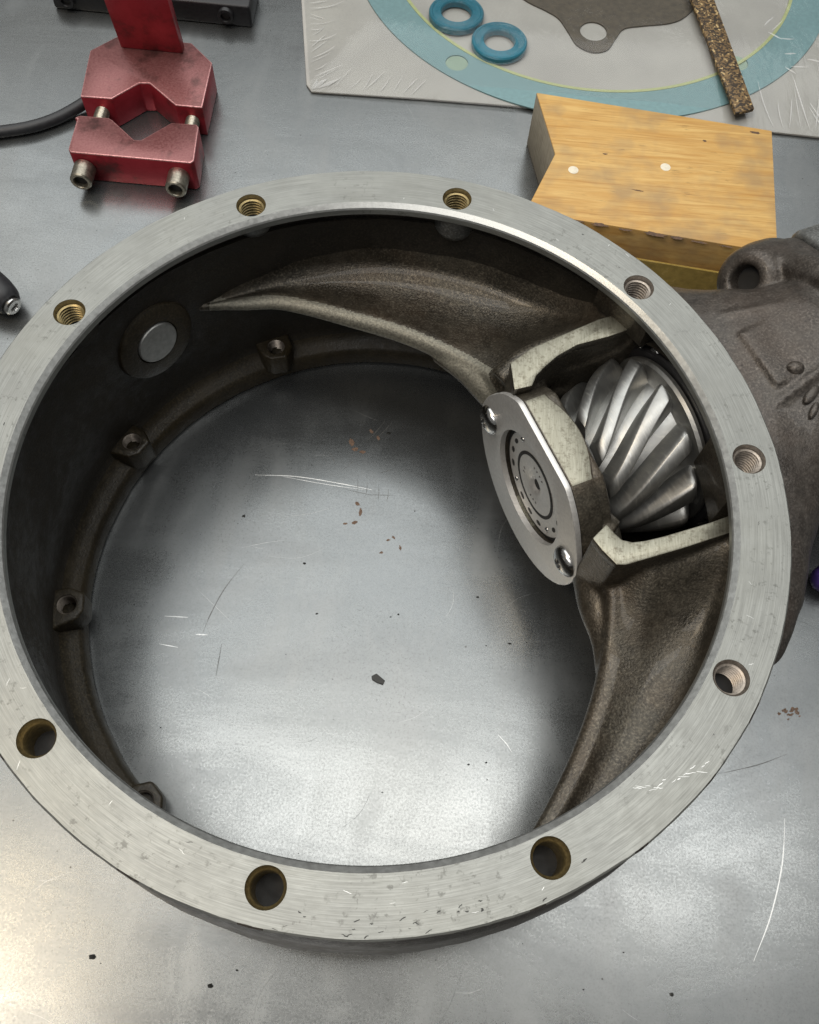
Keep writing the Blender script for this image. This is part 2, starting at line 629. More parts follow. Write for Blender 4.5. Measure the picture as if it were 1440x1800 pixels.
def blob(name, cx, cy, rx, ry, ang, mat, z=-119.965, parent=None, seed=0, n=22):
    v = [W(cx, cy, z)]
    for i in range(n):
        a = 2 * math.pi * i / n
        k = 0.55 + 0.75 * abs(nz(math.cos(a) * 1.7 + seed, math.sin(a) * 1.7, seed * 1.3)) + 0.35 * rng.random()
        x, y = rx * k * math.cos(a), ry * k * math.sin(a)
        v.append(W(cx + x * math.cos(ang) - y * math.sin(ang), cy + x * math.sin(ang) + y * math.cos(ang), z))
    f = [(0, 1 + i, 1 + (i + 1) % n) for i in range(n)]
    return link_mesh(name, mesh_py(name, v, f), mat, parent or bench, 0)


strip('scratch', [(-66, 59), (-45, 60), (-22, 58), (-6, 56)], 0.5, LIGHTMARK)
strip('scratch', [(-52, 59.4), (-30, 57), (-10, 55.6)], 0.3, LIGHTMARK)
strip('scratch', [(-97, -19.3), (-86, -19)], 0.45, LIGHTMARK)
strip('scratch', [(-97, -32.9), (-88, -33.8)], 0.4, LIGHTMARK)
strip('scratch', [(-81, -26.9), (-75.5, -26.7)], 0.5, LIGHTMARK)
strip('scratch', [(188.5, -88), (185.3, -107), (178.3, -127.7), (169.5, -145.4)], 0.55, LIGHTMARK)
strip('scratch', [(62, -62), (66, -66), (68, -69)], 0.4, LIGHTMARK)
strip('scuff', [(-63.9, 10.6), (-71.3, -3.3), (-75.8, -16.6), (-77.8, -25.8)], 0.35, DARKMARK)
strip('scuff', [(-68.2, -30.5), (-68.3, -45.7)], 0.4, DARKMARK)
strip('scuff', [(159.8, -71.4), (178.2, -66), (192.9, -59.8)], 0.35, DARKMARK)
for x, y, dx, dy in [(-14, 62, 0.5, -9), (-9, 60, 0, -8), (-3, 59, 0.5, -9), (2, 58, 0, -8), (-22, 66, 5, 6),
                     (-26, 68, -4, 8), (-20, 55, 14, -2), (-8, 53, 14, 1), (-3, 66, 7, 3), (-12, 83, 9, 14), (-8, 84, 9, 13)]:
    strip('scuff', [(x, y), (x + dx * .5 + .4, y + dy * .5), (x + dx, y + dy)], 0.22, DARKMARK)
for i, (x, y, rx, ry, a) in enumerate([(-19.2, 82.6, 1.4, 2.2, .3), (-17, 78.8, 1.6, 1.3, .2), (-13, 77.4, 2.2, 1.0, .1),
                                       (-9.5, 90, 1.6, .8, -.7), (-5.6, 86.4, 1.0, 1.6, .6), (-12.6, 47.5, 1.6, 1.0, -.7),
                                       (-10.6, 43, 1.0, 2.4, 0), (-13, 37, 1.8, 1.0, .6), (-17.5, 36, 1.2, .6, .1),
                                       (4.5, 29, 1.2, .6, .4), (7, 30.6, 1.0, .7, -.5), (10.8, 25.4, .6, 1.4, .2), (1.6, 22, 1.2, .6, .4)]):
    blob('rust_stain', x, y, rx, ry, a, RUST, seed=i * 3.1)
for i in range(22):
    u_, w_ = rng.gauss(0, 2.6), rng.gauss(0, 1.5)
    blob('rust_stain', 197 + u_ + w_ * .3, -40.5 + w_ + u_ * .35, rng.uniform(.4, 1.5), rng.uniform(.3, .8), .5, RUST, seed=40 + i * 2.3, z=-119.965 + i * .002, n=12)

FAINT = m_simple('faint_scratch', (0.36, 0.365, 0.36), 0.35, 0.85, 900, 0.2)
FAINTD = m_simple('faint_dark_scratch', (0.12, 0.125, 0.125), 0.4, 0.8, 900, 0.2)
for k in range(90):
    x, y = rng.uniform(-250, 240), rng.uniform(-190, 330)
    a_ = rng.gauss(.1, .5) if k % 3 else rng.uniform(0, 3.14)
    L_ = rng.uniform(4, 34)
    c_ = rng.uniform(-.12, .12) * L_
    strip('scratch' if k % 4 else 'scuff', [(x, y), (x + L_ * .5 * math.cos(a_) - c_ * math.sin(a_), y + L_ * .5 * math.sin(a_) + c_ * math.cos(a_)), (x + L_ * math.cos(a_), y + L_ * math.sin(a_))], rng.uniform(.08, .22), FAINT if k % 4 else FAINTD, z=-119.985 + k * .00008)

# loose grit: specks nobody could count
v, f = [], []
spots = [(-.5, 89.7, 1.0), (-68, 35.6, .8), (-35, 13, .8), (12.5, -9, .6), (-26, -12, .6), (-49.6, -170.4, 1.1), (-40, -164, .5),
         (-98, -163.5, 1.2), (135, -160, .8), (50, 98, .8), (66, -19, .7), (50, 3, .6), (49, -76, .5), (57, -74.5, .55)]
for _ in range(150):
    spots.append((rng.uniform(-260, 230), rng.uniform(-200, 400), rng.uniform(.12, .38)))
for x, y, r in spots:
    b = len(v)
    a = rng.random() * 6
    for k in range(5):
        t = a + k * 1.2566
        q = r * (0.5 + 0.7 * rng.random())
        v.append(W(x + q * 1.5 * math.cos(t), y + q * math.sin(t), -119.96))
    v.append(W(x, y, -119.96 + r * .5))
    for k in range(5):
        f.append((b + k, b + (k + 1) % 5, b + 5))
o = link_mesh('grit', mesh_py('grit', v, f), FLAKE, smooth=0)
tag(o, 'tiny dark grit specks scattered over the steel bench', 'grit', kind='stuff')

bm = prism([(2.6, -40.0), (4.8, -38.6), (6.2, -39.6), (9.0, -41.6), (8.2, -43.6), (5.2, -42.8), (3.0, -41.6)], -119.9, -119.2, .15, 1)
o = link_mesh('metal_chip', bm_mesh(bm, 'metal_chip'), FLAKE, smooth=30)
tag(o, 'small black flake lying alone on the bench inside the housing ring', 'chip')

# ================================================================== differential housing
AX = Vector((.8902, .4555, 0.0))            # pinion axis
TX = Vector((.4555, -.8902, 0.0))           # across it
HUB = Vector((64.8, 29.6, -51.0))
UP = Vector((0, 0, 1))


def A(s, t, u):                             # along axis, across, up  -> flange frame mm
    return HUB + AX * s + TX * t + UP * u


def axf(p):                                 # local (x=across, y=up, z=along) -> world
    return W(*A(p.z, p.x, p.y))


housing = root('differential_housing', W(0, 0, -120),
               'large round cast iron gear housing with machined bolt flange lying on the bench', 'gear housing')

bolts = [116.9, 80.4, 44.4, 8.65, -26.9, -62.3, -97.9, -133.7, -170.5, 153.6]
BR = 138.8
plain = {5, 6, 7}                           # bored holes without thread


def cyl_mesh(cx, cy, r, z0, z1, n=40):
    bm = prism(circ(cx, cy, r, n), z0, z1)
    return bm_mesh(bm, 'cut')


# flange ring
prof = [(131.8, 0), (149.4, 0), (150.0, -0.6), (150.0, -13.5), (136.5, -13.5), (134.5, -8.0), (130.0, -5.2), (129.5, -4.8), (129.5, -2.2), (129.9, -1.5), (130.2, -1.25)]


def edge_jit(a, j, r, z):
    if r > 149:
        return 0.28 * nz(math.cos(a) * 9, math.sin(a) * 9, z * .05) + 0.16 * nz(math.cos(a) * 40, math.sin(a) * 40, j)
    if r > 131.5:
        return 0.10 * nz(math.cos(a) * 30, math.sin(a) * 30, 5)
    return 0


v, f = revolve(prof, 360, jit=edge_jit)
me = mesh_py('flange', v, f)
cut = []
for i, a in enumerate(bolts):
    x, y = BR * math.cos(math.radians(a)), BR * math.sin(math.radians(a))
    cut.append(cyl_mesh(x, y, 6.2, -30, 5))
me = boolean(me, cut, 'flange')
me.materials.clear()
me.materials.append(MACH)
me.materials.append(CASTOUT)
me.materials.append(m_simple('highlight_chamfer', (0.42, 0.43, 0.42), 0.36, 0.85, 500, 0.15, 0.00005))  # paler than the flange: the edge highlight is partly put into the colour
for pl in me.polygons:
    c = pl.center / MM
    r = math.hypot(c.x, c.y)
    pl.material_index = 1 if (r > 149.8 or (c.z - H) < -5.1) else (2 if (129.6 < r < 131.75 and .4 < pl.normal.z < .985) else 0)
flange = link_mesh('flange', me, MACH, housing, 11)
flange['label'] = 'flat machined pale grey bolt flange'

def mark(x, y, ang, L, w, mat, nm):
    if min(math.hypot(x - BR * math.cos(math.radians(h_)), y - BR * math.sin(math.radians(h_))) for h_ in bolts) < 8.2 or math.hypot(x, y) < 133.5:
        return
    d = Vector((math.cos(ang), math.sin(ang), 0))
    q = Vector((-d.y, d.x, 0))
    vv = []
    for k in range(5):
        u_ = k / 4
        p = Vector((x, y, 0.025)) + d * L * (u_ - .5) + q * rng.uniform(-.12, .12)
        ww = w * (.3 + .7 * math.sin(math.pi * (.1 + .8 * u_))) * rng.uniform(.6, 1.2)
        vv += [W(*(p + q * ww / 2)), W(*(p - q * ww / 2))]
    link_mesh(nm, mesh_py(nm, vv, [(2 * k, 2 * k + 1, 2 * k + 3, 2 * k + 2) for k in range(4)]), mat, flange, 0)


for k in range(16):                          # bright rub marks on the right front of the flange
    u_ = k / 15
    mark(92 + 22 * u_ + rng.uniform(-1, 1), -101.5 + 9.5 * u_ + rng.uniform(-1.2, 1.2), .35 + rng.uniform(-.5, .4), rng.uniform(1.2, 3.6), rng.uniform(.12, .3), LIGHTMARK, 'scratch')
for k in range(26):
    a_ = rng.uniform(0, 2 * math.pi)
    r_ = rng.uniform(133, 149)
    mark(r_ * math.cos(a_), r_ * math.sin(a_), rng.uniform(0, 3.1), rng.uniform(.8, 3.0), rng.uniform(.08, .2), LIGHTMARK, 'scratch')
for k in range(40):                          # pits and nicks, thickest along the front rim
    front = k < 24
    a_ = rng.gauss(-1.45, .16) if front else rng.uniform(0, 2 * math.pi)
    r_ = rng.uniform(143, 149) if front else rng.uniform(133, 149)
    mark(r_ * math.cos(a_), r_ * math.sin(a_), a_ + 1.57 + rng.uniform(-.5, .5), rng.uniform(.5, 2.2), rng.uniform(.15, .5), FLAKE, 'nick')

# hole liners
HD = [11.0, 16.5, 16.0, 17.0, 13.0, 16.5, 16.5, 13.0, 13.0, 13.0]
for i, a in enumerate(bolts):
    x, y = BR * math.cos(math.radians(a)), BR * math.sin(math.radians(a))
    fr = frame_at((x, y, 0), (0, 0, 1), (1, 0, 0))
    if i in plain:
        pr = [(6.22, -.03), (6.05, -.6), (5.2, -2.4), (5.0, -2.6), (4.95, -8.0), (4.95, -HD[i])]
    else:
        pr = [(6.22, -.03), (6.1, -.4), (5.35, -1.3), (5.3, -1.6)]
        z = -1.6
        while z > -HD[i] + 1.5:
            pr += [(5.55, z - .30), (4.6, z - .72), (4.6, z - .90), (5.55, z - 1.35)]
            z -= 1.5
    pr.append((4.5, pr[-1][1] - .3))
    vv, ff = revolve(pr, 40, fr, closed=False)
    o = link_mesh('bolt_hole' if i in plain else 'threaded_hole', mesh_py('hole', vv, ff),
                  [BRASS if i in (0, 1, 5, 6, 7, 9) else STEELTH, HOLE], housing, 50)
    for pl in o.data.polygons:
        c = pl.center / MM
        if c.z - H < -1.5 and math.hypot(c.x - x, c.y - y) > 5.3 and i not in plain:
            pl.material_index = 1           # thread roots darkened, groove shade put into the colour
    zz = pr[-1][1]
    vv, ff = cap_solid([(0, zz + .5), (5.45, zz + .5), (5.45, zz - .3), (0, zz - .3)], 24, fr)
    link_mesh('hole_floor', mesh_py('hole_floor', vv, ff), HOLE, o, 30)

# cast wall (solid of revolution, bored for the pinion)
inner = [(135.0, -13.6), (136.6, -18), (137.6, -32), (138.4, -60), (141.5, -88), (143.0, -98), (142.2, -103.5),
         (138.5, -107.0), (135.6, -108.6), (134.6, -109.6), (133.6, -112.5), (133.4, -118.8)]
outer = [(150.5, -119.6), (151.5, -112), (153.6, -90), (154.2, -60), (153.2, -38), (151.5, -20), (149.6, -14.4), (146, -13.6)]


def wall_jit(a, j, r, z):
    return 0.5 * nz(math.cos(a) * 6, math.sin(a) * 6, z * .04) + 0.22 * nz(math.cos(a) * 22, math.sin(a) * 22, z * .15)


v, f = revolve(inner + outer, 300, jit=wall_jit)
me = mesh_py('cast_wall', v, f)
bm = prism(circ(0, 0, 44.5, 64), 45, 79, frame=axf)
c1 = bm_mesh(bm, 'cut')
bm = prism([(-50, -15), (-46, 38.5), (38, 38.5), (50, -15)], 45, 76, frame=axf)
c2 = bm_mesh(bm, 'cut')
me = boolean(me, [c1, c2] + [cyl_mesh(BR * math.cos(math.radians(a)), BR * math.sin(math.radians(a)), 5.8, -HD[i], -5) for i, a in enumerate(bolts)], 'cast_wall')
me.materials.clear()
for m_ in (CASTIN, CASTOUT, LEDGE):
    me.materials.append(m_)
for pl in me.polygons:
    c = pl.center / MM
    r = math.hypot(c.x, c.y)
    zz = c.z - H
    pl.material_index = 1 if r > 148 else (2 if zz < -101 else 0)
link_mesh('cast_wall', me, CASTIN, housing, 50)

# bosses under the bolt holes
for i, a in enumerate(bolts):
    if i in (2, 3):
        continue
    x, y = 140.0 * math.cos(math.radians(a)), 140.0 * math.sin(math.radians(a))
    fr = frame_at((x, y, 0), (0, 0, 1), (math.cos(math.radians(a)), math.sin(math.radians(a)), 0))
    d = 20 if i in (1, 5, 6) else (14 if i == 0 else 16)
    rr = 9.4 if i != 0 else 9.0
    vv, ff = cap_solid([(0, -5.3), (rr + .6, -5.3), (rr, -7), (rr - .2, -d + 5), (rr - 1.6, -d + 1.8), (rr - 4.5, -d + .2), (0, -d)], 28, fr)
    me = boolean(mesh_py('bolt_boss', vv, ff), [cyl_mesh(BR * math.cos(math.radians(a)), BR * math.sin(math.radians(a)), 5.8, -HD[i], 0)], 'bolt_boss')
    me.materials.clear()
    link_mesh('bolt_boss', me, GREYC if i in (0, 1) else CASTIN, housing, 60)
# thick pads beside the pinion pocket
for a0, a1, zb in ((38, 50, -19), (3, 15, -30)):
    vv, ff = revolve([(131.2, -5.2), (131.0, zb + 2), (132.5, zb), (141, zb), (141, -5.2)], 16, a0=math.radians(a0), a1=math.radians(a1))
    ff += [(0, 1, 2, 3, 4), tuple(16 * 5 + k for k in range(5))]
    me = boolean(mesh_py('wall_pad', vv, ff), [cyl_mesh(BR * math.cos(math.radians(bolts[i])), BR * math.sin(math.radians(bolts[i])), 5.8, -HD[i], 0) for i in (2, 3)], 'wall_pad')
    me.materials.clear()
    link_mesh('wall_pad', me, CAST, housing, 40)

# floor lugs with tapped holes
for a, rr_, tw in ((116.8, 137.4, .1), (154.0, 137.6, .25), (-169.6, 137.2, .3), (-129.4, 135.5, .2)):
    ca, sa = math.cos(math.radians(a)), math.sin(math.radians(a))
    ol = [(-8.5, -2.5), (-6.0, 5.5), (-1.5, 8.5), (5, 8.5), (12, 9.5), (12, -9.5), (4, -9), (-3, -8)]
    ol = [(x * math.cos(tw) - y * math.sin(tw), x * math.sin(tw) + y * math.cos(tw)) for x, y in ol]
    ol = [(rr_ * ca + x * ca - y * sa, rr_ * sa + x * sa + y * ca) for x, y in ol]
    bm = prism(ol, -112, -97.5 if a != -129.4 else -103.5, 1.4, 3)
    me = boolean(bm_mesh(bm, 'lug'), [cyl_mesh(rr_ * ca, rr_ * sa, 4.6, -108, -90, 32)], 'floor_lug')
    me.materials.clear()
    lug = link_mesh('floor_lug', me, LEDGE, housing, 35)
    fr = frame_at((rr_ * ca, rr_ * sa, 0), (0, 0, 1), (1, 0, 0))
    pr = []
    z = -98.0 if a != -129.4 else -104.0
    while z > -107:
        pr += [(4.55, z), (4.0, z - .45), (4.0, z - .6), (4.55, z - 1.1)]
        z -= 1.2
    vv, ff = revolve(pr, 32, fr, closed=False)
    link_mesh('threaded_hole', mesh_py('th', vv, ff), STEELTH, lug, 50)

# raised collar and steel plug on the wall
pa = math.radians(141.2)
din = Vector((-math.cos(pa), -math.sin(pa), 0.08)).normalized()
po = Vector((139 * math.cos(pa), 139 * math.sin(pa), -47.5))
fr = frame_at(po, din)
vv, ff = cap_solid([(0, -4), (21, -4), (20.2, 1.5), (19.2, 4.4), (18.2, 5.0), (10.9, 5.0), (10.5, 3.8), (0, 3.8)], 56, fr)
col_ = link_mesh('plug_collar', mesh_py('plug_collar', vv, ff), LEDGE, housing, 35)
vv, ff = cap_solid([(0, 3.7), (10.1, 3.7), (10.1, 5.2), (9.7, 5.7), (9.2, 5.75), (0, 5.75)], 48, fr)
o = link_mesh('steel_plug', mesh_py('steel_plug', vv, ff), PLUGM, col_, 30)

# crescent webs
E_U = [(-91.5, 104.2), (-80, 106.2), (-68.8, 107.6), (-54.9, 109.7), (-40.5, 108.2), (-21.1, 104.3), (2.2, 98.7), (23.3, 90.0), (36.1, 81.7), (43.6, 73.0), (48.5, 66.0), (55, 62)]
O_U = [131, 126, 121, 114, 107, 97, 85, 73, 64, 56, 48, 40]
E_L = [(88.0, -6), (88.0, -14.3), (91.3, -21.6), (92.2, -32.7), (91.3, -47.0), (87.6, -62.4), (80.8, -80.9), (74.3, -94.8), (66.8, -108.8), (58, -122)]
O_L = [4, -1, -8, -17, -27, -36, -46, -53, -60, -67]
VP = [(1.8, -54.6), (.6, -53.6), (0, -51.8), (.4, -49.6), (1.4, -47.9), (2.8, -46.8), (4.5, -46.4), (6.5, -46.3)]


# milled ribs beside the pinion
R1 = [(49.6, 65.8), (58.3, 74.2), (77.1, 86.0), (86, 91.5), (99, 97), (104, 90), (90.5, 83.0), (77.1, 77.3), (69, 71), (64.0, 65.3), (60.5, 60.5), (58.9, 55.4), (51.6, 52.8)]
R2 = [(87.5, -3.0), (90.4, -6.5), (93.1, -9.0), (97, -9.6), (101.7, -8.6), (108.7, -6.2), (126.1, 0.9), (139, 7), (140, 0), (131.8, -3.6), (115.8, -10.6), (94.2, -19.2), (90.7, -19.4), (85.5, -14), (82.0, -9.5)]
RIBLINES = [[(48, 66), (58.3, 74.2), (77.1, 86.0), (99, 97)], [(84, -12), (91, -19), (115.8, -10.6), (140, 0)]]


def seg_d(p, a, b):
    a, b = Vector((a[0], a[1], 0)), Vector((b[0], b[1], 0))
    q = Vector((p.x, p.y, 0))
    t_ = max(0, min(1, (q - a).dot(b - a) / (b - a).length_squared))
    return (q - a - (b - a) * t_).length


def lift(p):
    d = min(seg_d(p, l_[k], l_[k + 1]) for l_ in RIBLINES for k in range(len(l_) - 1))
    return 23.0 * math.exp(-(d / 17.0) ** 1.6)


def web(E, O):
    Es = cr([Vector((x, y, 0)) for x, y in E], 7)
    Os = cr([Vector((a, 0, 0)) for a in O], 7)
    NV = 22
    v, f = [], []
    rows = []
    N = len(Es)
    for i, (e, oa) in enumerate(zip(Es, Os)):
        a = math.radians(oa.x)
        w = Vector((139.5 * math.cos(a), 139.5 * math.sin(a), 0))
        L = (w - e).length
        d = (w - e).normalized()
        tgt = Es[min(i + 1, N - 1)] - Es[max(i - 1, 0)]
        nrm = Vector((-tgt.y, tgt.x, 0)).normalized()
        if nrm.dot(d) < 0:
            nrm = -nrm
        ids = []
        k = min(1.0, L / 16.0)
        kk = .45 + .55 * min(1.0, L / 40.0)
        for dd, z in VP:
            p = e + nrm * dd * k
            z = -46.3 + (z + 46.3) * kk
            v.append(W(p.x, p.y, z + (lift(p) * .45 * min(1, max(0, (z + 52) / 4)))))
            ids.append(len(v) - 1)
        base = e + nrm * 6.5 * k
        for j in range(1, NV + 1):
            u = j / NV
            p = base.lerp(w, u)
            z = -46.4 - 2.2 * math.sin(math.pi * min(1, u * 1.15)) + 7.5 * u ** 4 + 9 * max(0, u - .86) / .14
            z += lift(p) * (.45 + .55 * min(1, u * 4))
            z = min(z, -19.0)
            v.append(W(p.x, p.y, z))
            ids.append(len(v) - 1)
        v.append(W(w.x, w.y, -46.3 - 9 * kk))
        ids.append(len(v) - 1)
        rows.append(ids)
    K = len(rows[0])
    for a, b in zip(rows, rows[1:]):
        for j in range(K):
            j2 = (j + 1) % K
            f.append((a[j], a[j2], b[j2], b[j]))
    f.append(tuple(rows[0]))
    f.append(tuple(rows[-1]))
    return mesh_py('web', v, f)


def blend(meshes, name, voxel, smooth_it):
    """fuse overlapping closed meshes into one skin with soft fillets"""
    bm = bmesh.new()
    for me in meshes:
        bm.from_mesh(me)
    me = bm_mesh(bm, 'tmp')
    o = bpy.data.objects.new('tmp', me)
    COL.objects.link(o)
    md = o.modifiers.new('r', 'REMESH')
    md.mode = 'VOXEL'
    md.voxel_size = voxel * MM
    md = o.modifiers.new('s', 'SMOOTH')
    md.factor = .5
    md.iterations = smooth_it
    bpy.context.view_layer.update()
    r = bpy.data.meshes.new_from_object(o.evaluated_get(bpy.context.evaluated_depsgraph_get()))
    r.name = name
    r.materials.clear()
    bpy.data.objects.remove(o)
    return r


# pinion pilot hub outline
ol = []
for k in range(120):
    th = 2 * math.pi * k / 120
    s_, c_ = math.sin(th), math.cos(th)
    r = 44.0 if s_ < 0 else 44.0 - 3.0 * min(1, s_ * 2.2)
    if s_ > 0:
        r = min(r, 35.8 / max(s_, 1e-3), 44.0 / (abs(c_) * .62 + s_ * .78 + 1e-6))
    ol.append((r * c_, r * s_))


def fair(path, rads):
    P = cr([Vector(q) for q in path], 8)
    Rr = [rads[0] + (rads[-1] - rads[0]) * i / (len(P) - 1) for i in range(len(P))]
    return mesh_py('f', *tube(P, Rr, 20))


ribs_me = [bm_mesh(prism(R_, -57, -17.2), 'rib') for R_ in (R1, R2)]
fairs = [fair([A(14, -28, -4), A(13, -37, -3), (46, 77.5, -52), (34, 87, -53), (20, 95, -54)], (14, 3.5)),
         fair([A(14, 28, -6), A(12, 37, -4), (92.5, -20, -52), (95.5, -36, -53), (95, -52, -54)], (14, 3.5)),
         fair([A(8, -24, 12), A(10, -31, 17), A(14, -36, 18)], (10, 8)),
         fair([A(9, 25, 10), A(10, 31, 12), A(14, 38, 12)], (10, 8)),
         fair([(49, 69, -35), (57, 76.5, -30), (72, 85.5, -27), (86, 93, -26)], (7.5, 4))]
hub_in = bm_mesh(prism([(x * .975, y * .975) for x, y in ol], 7.5, 15, frame=axf), 'h')
me = blend([web(E_U, O_U), web(E_L, O_L), hub_in] + ribs_me + fairs, 'crescent_web', 0.8, 14)
me.materials.append(CAST)
me.materials.append(WORN)
EDGE = cr([Vector((x, y, 0)) for x, y in E_U[1:11]], 5)
for pl in me.polygons:
    c = pl.center / MM
    zz = c.z - H
    if -52.5 < zz < -41 and c.y > 60:
        dmin = min((Vector((c.x, c.y, 0)) - q).length for q in EDGE)
        if dmin < 5.4:
            pl.material_index = 1
o = link_mesh('crescent_web', me, CAST, housing, 60)
o['label'] = 'brown cast iron crescent web joining hub and wall'
for nm, R_ in (('upper', R1), ('lower', R2)):
    bm = prism(R_, -20, -15, .8, 2)
    me = bm_mesh(bm, 'rib')
    me.materials.append(CREAM)
    me.materials.append(CAST)
    for pl in me.polygons:
        pl.material_index = 0 if pl.normal.z > .55 else 1
    link_mesh('rib_pad', me, CREAM, housing, 35)
bm = prism(ol, 0.2, 10.0, .6, 2, frame=axf)
for q in bm.verts:
    rel = q.co / MM - (HUB + Vector((0, 0, H)))
    if rel.dot(AX) > 8.5 and rel.z > 33:
        q.co += AX * MM * 5.0 * max(0.0, 1 - (rel.dot(TX) / 19) ** 2)
me = boolean(bm_mesh(bm, 'hub'), [bm_mesh(prism(circ(0.5, 0, 26.1, 80), -3, 5.2, frame=axf), 'cut')], 'pilot_hub')
me.materials.clear()
me.materials.append(CAST)
me.materials.append(CREAM)
for pl in me.polygons:
    pl.material_index = 1 if pl.normal.z > .96 else 0
hub = link_mesh('pilot_hub', me, CAST, housing, 35)

# pocket that cradles the pinion
v, f = [], []
NA, NS = 28, 10
for i in range(NS + 1):
    s_ = 13 + (70 - 13) * i / NS
    for k in range(NA + 1):
        th = math.pi + math.pi * k / NA
        rr = 46.5 + 1.5 * i / NS
        v.append(W(*A(s_, rr * math.cos(th), rr * math.sin(th) * .98)))
for i in range(NS):
    for k in range(NA):
        a = i * (NA + 1) + k
        f.append((a, a + 1, a + NA + 2, a + NA + 1))
n0 = len(v)
for i in (0, NS):
    f.append(tuple(i * (NA + 1) + k for k in range(NA + 1)))
link_mesh('pinion_pocket', mesh_py('pinion_pocket', v, f), CASTIN, housing, 50)
# bearing bore in the wall
vv, ff = revolve([(44.4, 60), (44.0, 63), (44.0, 78.6), (20, 78.8)], 64, axf, closed=False)
link_mesh('bearing_bore', mesh_py('bearing_bore', vv, ff), CASTIN, housing, 40)

# retaining plate with bearing and two button screws
ol2 = [(x * 1.012, y * 1.006) for x, y in ol]
bm = prism(ol2, -2.5, 0.0, .4, 2, frame=axf)
me = boolean(bm_mesh(bm, 'plate'), [bm_mesh(prism(circ(0.5, 0, 26.0, 80), -8, 6, frame=axf), 'cut')], 'retaining_plate')
me.materials.clear()
plate = link_mesh('retaining_plate', me, PLATE, housing, 30)
plate['label'] = 'bright steel retaining plate with a flat edge'


def axf2(p):
    return W(*A(p.z, p.x + .5, p.y))


vv, ff = cap_solid([(0, 5), (24.6, 5), (24.6, 2.2), (23.8, 1.2), (15.4, 1.2), (15.1, 2.4), (14.2, 2.4), (13.9, 1.0), (5.2, 1.0), (4.2, 1.4), (3.2, 2.2), (1.6, 3.6), (0, 4.0)], 72, axf2)
brg = link_mesh('pilot_bearing_face', mesh_py('pilot_bearing_face', vv, ff), PLATE, plate, 30)
for k in range(16):
    th = 2 * math.pi * (k + .3) / 16
    cx, cy = 20.6 * math.cos(th), 20.6 * math.sin(th)
    q = []
    for j in range(8):
        b = 2 * math.pi * j / 8
        lx, ly = 1.9 * math.cos(b), 1.15 * math.sin(b)
        q.append((cx - ly * math.cos(th) - lx * math.sin(th), cy - ly * math.sin(th) + lx * math.cos(th)))
    if k % 4 == 2:
        vv, ff = cap_solid([(0, 1.3), (1.3, 1.25), (1.1, .7), (.5, .45), (0, .4)], 12, lambda p, cx=cx, cy=cy: W(*A(p.z, p.x + cx + .5, p.y + cy)))
        link_mesh('rivet', mesh_py('rivet', vv, ff), CHROME, plate, 60)
    else:
        bm = prism(q, 1.05, 1.5, frame=axf2)
        link_mesh('cage_slot', bm_mesh(bm, 'cage_slot'), HOLE, plate, 0)
vv, ff = revolve([(14.0, .9), (15.5, .9), (15.5, 1.6), (14.0, 1.6)], 64, axf2)
link_mesh('bearing_groove', mesh_py('bearing_groove', vv, ff), HOLE, plate, 30)
vv, ff = revolve([(24.4, 1.7), (26.05, 1.7), (26.05, 3), (24.4, 3)], 64, axf2)
link_mesh('bearing_gap', mesh_py('bearing_gap', vv, ff), HOLE, plate, 30)  # dark ring painted in for the shadow at the plate-hole edge
vv, ff = cap_solid([(0, 2.2), (2.4, 2.2), (2.4, 2.9), (0, 2.9)], 20, axf2)
link_mesh('centre_hole', mesh_py('centre_hole', vv, ff), HOLE, plate, 30)
# faint stamped marks round the shaft end
for k in range(9):
    th = math.radians([70, 84, 98, 112, 185, 200, 268, 282, 296][k])
    cx, cy = 9.6 * math.cos(th), 9.6 * math.sin(th)
    q = [(cx + .35 * math.cos(th + b) * (1.0 if j % 2 else 2.4), cy + .35 * math.sin(th + b) * (1.0 if j % 2 else 2.4)) for j, b in enumerate((0.2, 1.3, 2.9, 4.2, 5.3))]
    bm = prism(q, .92, 1.2, frame=axf2)
    link_mesh('stamped_mark', bm_mesh(bm, 'stamped_mark'), DARKMARK, plate, 0)
for sgn in (-1, 1):
    fr = lambda p, sgn=sgn: W(*A(p.z, p.x + 36.3 * sgn, p.y - .8))
    vv, ff = cap_solid([(0, -1.2), (6.9, -1.2), (6.9, -2.9), (6.3, -4.1), (4.8, -5.4), (3.2, -5.95), (2.6, -6.05), (2.5, -4.6), (0, -4.2)], 36, fr)
    sc_ = link_mesh('button_screw', mesh_py('button_screw', vv, ff), CHROME, plate, 45)
    vv, ff = cap_solid([(0, -4.3), (2.45, -4.3), (2.3, -4.65), (0, -4.6)], 6, fr)
    link_mesh('hex_socket', mesh_py('hex_socket', vv, ff), HOLE, sc_, 0)

# ---- nose casting outside the flange
secs = [(40, 106, -28), (58, 104, -26), (70, 95, -20), (82, 82, -16), (94, 68, -14), (106, 58, -11), (118, 52, -9), (130, 46, -7), (152, 44, -7)]
v, f = [], []
NA = 96
sm = cr([Vector(q) for q in secs], 5)
for q in sm:
    s_, w_, top = q
    for k in range(NA):
        th = 2 * math.pi * k / NA
        c_, z_ = math.cos(th), math.sin(th)
        e_ = 2.0 / 2.35 if z_ > 0 else 1.0
        x = w_ * math.copysign(abs(c_) ** e_, c_)
        hh = (top + 51) if z_ > 0 else 63
        y = hh * math.copysign(abs(z_) ** e_, z_)
        g = 1 + .020 * nz(x * .05, y * .05, s_ * .05) + .010 * nz(x * .13, y * .13, s_ * .13) + .005 * nz(x * .4, y * .4, s_ * .4)
        s0 = math.sqrt(max(0.0, 148.0 ** 2 - (x + 3.1) ** 2)) - 71.2
        v.append(W(*A(max(s_, s0), x * g, y * g)))
